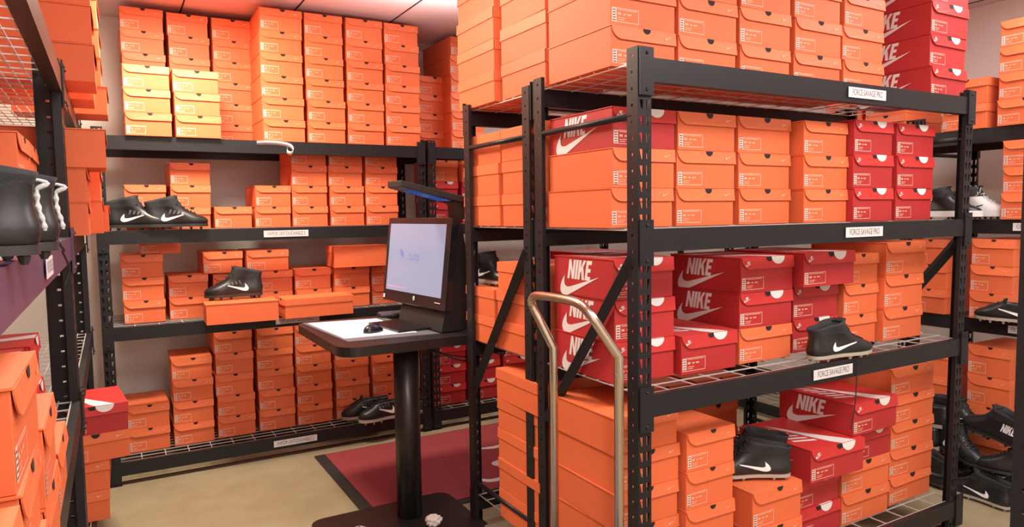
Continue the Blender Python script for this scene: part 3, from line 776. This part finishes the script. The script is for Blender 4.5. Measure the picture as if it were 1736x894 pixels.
# paper + round grille on the base plate
bm = bmesh.new(); bmesh.ops.create_icosphere(bm, subdivisions=3, radius=.04)
for v in bm.verts:
    n = math.sin(v.co.x*190)*math.cos(v.co.y*170+v.co.z*150); v.co *= 1 + .18*n; v.co.z *= .7; v.co.z = max(v.co.z, -.026)
o = obj('crumpled_paper', bm, 'paper'); o.location = (1.275, 3.03, .058); tag(o, 'crumpled white paper on the desk base right of the column', 'paper')
sp = empty('round_speaker', (.93, 3.10, .031)); tag(sp, 'small dome with black and white grid on the desk base', 'speaker')
bm = bmesh.new(); bmesh.ops.create_uvsphere(bm, u_segments=24, v_segments=12, radius=.055)
for v in bm.verts: v.co.z = max(v.co.z, 0)*.9
for f in bm.faces: f.smooth = True
obj('dome', bm, 'ink', sp)
bm = bmesh.new()
for i in range(12):
    for j in range(2, 9):
        a = 2*PI*i/12; t = PI/2*j/9.5; r = .056
        c = lambda a, t: (r*math.cos(a)*math.cos(t), r*math.sin(a)*math.cos(t), r*.9*math.sin(t))
        flat(bm, [c(a, t-.06), c(a+.36, t-.06), c(a+.36, t+.06), c(a, t+.06)])
obj('dome_grid', bm, 'white', sp)

# ------------------------------------------------------------------ hand cart with bent tube handle
cart = empty('platform_cart', (1.0, 1.9, 0)); tag(cart, 'bent chrome tube handle of a cart leaning before the island rack end', 'cart')
bm = bmesh.new()
X0 = 1.35
path = [(X0, 2.085, .16), (X0, 2.08, 1.04), (X0-.03, 2.105, 1.12), (X0-.055, 2.13, 1.19), (X0-.065, 2.11, 1.222), (X0-.07, 2.06, 1.235), (X0-.08, 1.90, 1.240), (X0-.085, 1.80, 1.235), (X0-.08, 1.745, 1.205),
        (X0-.05, 1.725, 1.15), (X0, 1.708, 1.07), (X0, 1.71, .16)]
tube(bm, [path[0]] + smoothpath(path[1:-1], 6) + [path[-1]], .0155, 14)
local(obj('handle', bm, 'chrome'), cart)
bm = bmesh.new(); prism(bm, [(x, y, .14) for x, y in rounded(.55, 1.40, 1.62, 2.18, .04)], (0, 0, .025)); local(obj('platform', bm, 'greyrim'), cart)
for x in (.64, 1.31):
    for y in (1.70, 2.10):
        bm = bmesh.new(); bmesh.ops.create_cone(bm, cap_ends=True, segments=20, radius1=.058, radius2=.058, depth=.028, matrix=Matrix.Translation((x, y, .058)) @ Matrix.Rotation(PI/2, 4, 'X'))
        w = local(obj('caster_wheel', bm, 'rubber'), cart)
        bm = bmesh.new(); box(bm, x-.02, x+.02, y-.022, y-.016, .06, .14); box(bm, x-.02, x+.02, y+.016, y+.022, .06, .14); local(obj('caster_fork', bm, 'greyrim'), cart)

# ------------------------------------------------------------------ floor mat
fm = empty('floor_mat', (1.9, 4.0, 0)); tag(fm, 'maroon floor mat with dark rubber edge and white script behind desk', 'floor mat')
bm = bmesh.new(); prism(bm, [(x, y, .001) for x, y in rounded(1.045, 3.3, 3.25, 4.40, .01, 2)], (0, 0, .005)); local(obj('rubber_border', bm, 'rubber'), fm)
bm = bmesh.new(); box(bm, 1.11, 3.24, 3.30, 4.385, .0062, .010); local(obj('mat_pile', bm, 'carpetred'), fm)
bm = bmesh.new()
def stroke(pts, r):
    P = smoothpath([(x, y, .0105) for x, y in pts], 8); Lf = []; Rt = []
    for i, p in enumerate(P):
        t = (P[min(i+1, len(P)-1)] - P[max(i-1, 0)]).normalized(); nn = Vector((-t.y, t.x, 0)); w = r*min(1, .35+3*min(i, len(P)-1-i)/len(P))
        Lf.append(bm.verts.new(p + nn*w)); Rt.append(bm.verts.new(p - nn*w))
    for i in range(len(P)-1): bm.faces.new((Lf[i], Rt[i], Rt[i+1], Lf[i+1]))
stroke([(1.98, 3.96), (2.1, 3.93), (2.22, 3.98), (2.30, 4.12)], .022)
stroke([(2.02, 3.70), (1.955, 3.66), (2.02, 3.60), (2.15, 3.62)], .028)
stroke([(1.74, 3.52), (1.80, 3.44), (1.93, 3.46), (2.06, 3.62), (2.25, 3.8)], .022)
stroke([(2.3, 3.9), (2.5, 3.75), (2.7, 3.9), (2.9, 3.75)], .022)
local(obj('white_script', bm, 'carpetwhite'), fm)

# curled label strip hanging off the top beam of the far rack
bm = bmesh.new(); y = 4.486
pth = [(.79, y+.006, 1.968), (.86, y+.004, 1.972), (.94, y, 1.968), (.985, y-.01, 1.955), (1.0, y-.015, 1.93), (.985, y-.012, 1.91), (.965, y-.005, 1.92), (.967, y-.004, 1.942)]
P = smoothpath(pth, 5); a = [bm.verts.new(p + Vector((0, -.018, .010))) for p in P]; b = [bm.verts.new(p + Vector((0, 0, -.012))) for p in P]
for i in range(len(P)-1): bm.faces.new((a[i], b[i], b[i+1], a[i+1])).smooth = True
o = obj('curled_label', bm, 'label'); md = o.modifiers.new('s', 'SOLIDIFY'); md.thickness = .001
tag(o, 'curled white paper label peeling off the far rack top beam', 'paper strip')

# ------------------------------------------------------------------ room
def tiles_mat():
    m = bpy.data.materials.new('ceiling_tiles'); m.use_nodes = True; nt = m.node_tree; b = nt.nodes['Principled BSDF']
    b.inputs['Base Color'].default_value = (.84, .63, .62, 1); b.inputs['Roughness'].default_value = .9
    tc = nt.nodes.new('ShaderNodeTexCoord'); n = nt.nodes.new('ShaderNodeTexNoise'); n.inputs['Scale'].default_value = 60
    bp = nt.nodes.new('ShaderNodeBump'); bp.inputs['Strength'].default_value = .3; bp.inputs['Distance'].default_value = .003
    nt.links.new(tc.outputs['Object'], n.inputs['Vector']); nt.links.new(n.outputs['Fac'], bp.inputs['Height']); nt.links.new(bp.outputs['Normal'], b.inputs['Normal'])
    return m
def floor_mat():
    m = bpy.data.materials.new('tan_concrete'); m.use_nodes = True; nt = m.node_tree; b = nt.nodes['Principled BSDF']
    b.inputs['Roughness'].default_value = .55
    tc = nt.nodes.new('ShaderNodeTexCoord'); n = nt.nodes.new('ShaderNodeTexNoise'); n.inputs['Scale'].default_value = 2.6; n.inputs['Detail'].default_value = 8; n.inputs['Roughness'].default_value = .65
    cr = nt.nodes.new('ShaderNodeValToRGB'); cr.color_ramp.elements[0].color = (.27, .21, .125, 1); cr.color_ramp.elements[1].color = (.38, .31, .195, 1)
    cr.color_ramp.elements[0].position = .3; cr.color_ramp.elements[1].position = .75
    nt.links.new(tc.outputs['Object'], n.inputs['Vector']); nt.links.new(n.outputs['Fac'], cr.inputs['Fac']); nt.links.new(cr.outputs['Color'], b.inputs['Base Color'])
    return m
WM = mat('painted_wall', (.88, .84, .80), .8, noise=.03, nscale=3, bump=.15)
XA, XB, YA, YB, ZC = -.82, 5.02, -1.6, 5.32, 2.83
def wall(name, x0, x1, y0, y1, z0, z1, m):
    bm = bmesh.new(); box(bm, x0, x1, y0, y1, z0, z1); o = obj(name, bm, m); o['kind'] = 'structure'; o['label'] = {'floor': 'tan mottled floor', 'ceiling': 'white panel ceiling'}.get(name, 'beige painted room wall'); return o
wall('floor', XA-.1, XB+.1, YA-.1, YB+.1, -.1, 0, floor_mat())
wall('ceiling', XA-.1, XB+.1, YA-.1, YB+.1, ZC, ZC+.1, tiles_mat())
wall('wall_left', XA-.1, XA, YA-.1, YB+.1, 0, ZC, WM); wall('wall_right', XB, XB+.1, YA-.1, YB+.1, 0, ZC, WM)
wall('wall_back', XA, XB, YB, YB+.1, 0, ZC, WM); wall('wall_front', XA, XB, YA-.1, YA, 0, ZC, WM)
bm = bmesh.new()
for i in range(10):
    x = .448 + .633*(i-2)
    if XA < x < XB: box(bm, x-.004, x+.004, YA, YB, ZC-.004, ZC)
o = obj('trim_1', bm, 'rubber'); o['kind'] = 'structure'; o['label'] = 'thin dark ceiling joints'
for nm, x0, x1, y0, y1 in (('baseboard_back', XA, XB, YB-.012, YB), ('baseboard_left', XA, XA+.012, YA, YB), ('baseboard_right', XB-.012, XB, YA, YB)):
    bm = bmesh.new(); box(bm, x0, x1, y0, y1, 0, .10); o = obj(nm, bm, 'brown'); o['kind'] = 'structure'; o['label'] = 'dark brown baseboard'
bm = bmesh.new(); prism(bm, [(-.05, 4.52, .0005), (3.9, 4.52, .0005), (3.9, 4.545, .0005), (-.05, 4.545, .0005)], (0, 0, .012)); o = obj('beam_shadow_strip', bm, 'brown'); o['kind'] = 'structure'; o['label'] = 'brown strip of painted beam shadow on the floor under the far racks'  # solid strip standing in for the bottom beam's shadow on the floor

# ------------------------------------------------------------------ lights and camera
def area(name, loc, sx, sy, e, col=(1, .95, .9), rot=(0, 0, 0)):
    l = bpy.data.lights.new(name, 'AREA'); l.shape = 'RECTANGLE'; l.size = sx; l.size_y = sy; l.energy = e; l.color = col
    o = bpy.data.objects.new(name, l); o.location = loc; o.rotation_euler = rot; COL.objects.link(o); return o
area('ceiling_panel_light', (.33, 3.82, ZC-.02), .5, .3, 100, (1, .94, .74))
area('ceiling_panel_light', (1.0, 2.5, ZC-.02), .6, 1.2, 20)
area('ceiling_panel_light', (.5, .3, ZC-.02), .6, 1.2, 62)
area('ceiling_panel_light', (1.0, -1.0, ZC-.02), 1.8, .8, 34)
area('ceiling_panel_light', (2.4, .45, ZC-.02), 1.2, .6, 74)
area('ceiling_panel_light', (3.75, 1.3, ZC-.02), .5, 1.2, 34)
area('ceiling_panel_light', (2.9, 3.75, ZC-.02), 1.2, .5, 30)
for x, y in ((.9, 2.2), (3.7, 1.4), (2.5, .2), (1.6, 3.9)):
    area('ceiling_fill_light', (x, y, 2.52), .9, .25, 8, (1, .93, .90), (PI, 0, 0))  # unseen fill lamps facing up, added to brighten the ceiling; no fixture
w = bpy.data.worlds.new('room_air'); bpy.context.scene.world = w; w.use_nodes = True
w.node_tree.nodes['Background'].inputs[0].default_value = (.05, .045, .045, 1); w.node_tree.nodes['Background'].inputs[1].default_value = .3

cd = bpy.data.cameras.new('camera'); cam = bpy.data.objects.new('camera', cd); COL.objects.link(cam)
F_, PITCH, ROLL, YAW, HC = 1189.49, .0718, -.0145, .5178, 1.522
cd.sensor_width = 36; cd.lens = F_/1736*36; cd.clip_start = .02
s, c = math.sin(YAW), math.cos(YAW); cp, sp_ = math.cos(PITCH), math.sin(PITCH)
fwd = Vector((s*cp, c*cp, -sp_)); rgt = Vector((c, -s, 0)); upv = Vector((s*sp_, c*sp_, cp))
u = rgt*math.cos(ROLL) + upv*math.sin(ROLL); v = -rgt*math.sin(ROLL) + upv*math.cos(ROLL)
m3 = Matrix((u, v, -fwd)).transposed(); cam.matrix_world = Matrix.Translation((0, 0, HC)) @ m3.to_4x4()
sc = bpy.context.scene; sc.camera = cam
sc.view_settings.view_transform = 'Standard'; sc.view_settings.look = 'None'; sc.view_settings.gamma = 1; sc.view_settings.exposure = -.50
sc.view_settings.use_curve_mapping = False
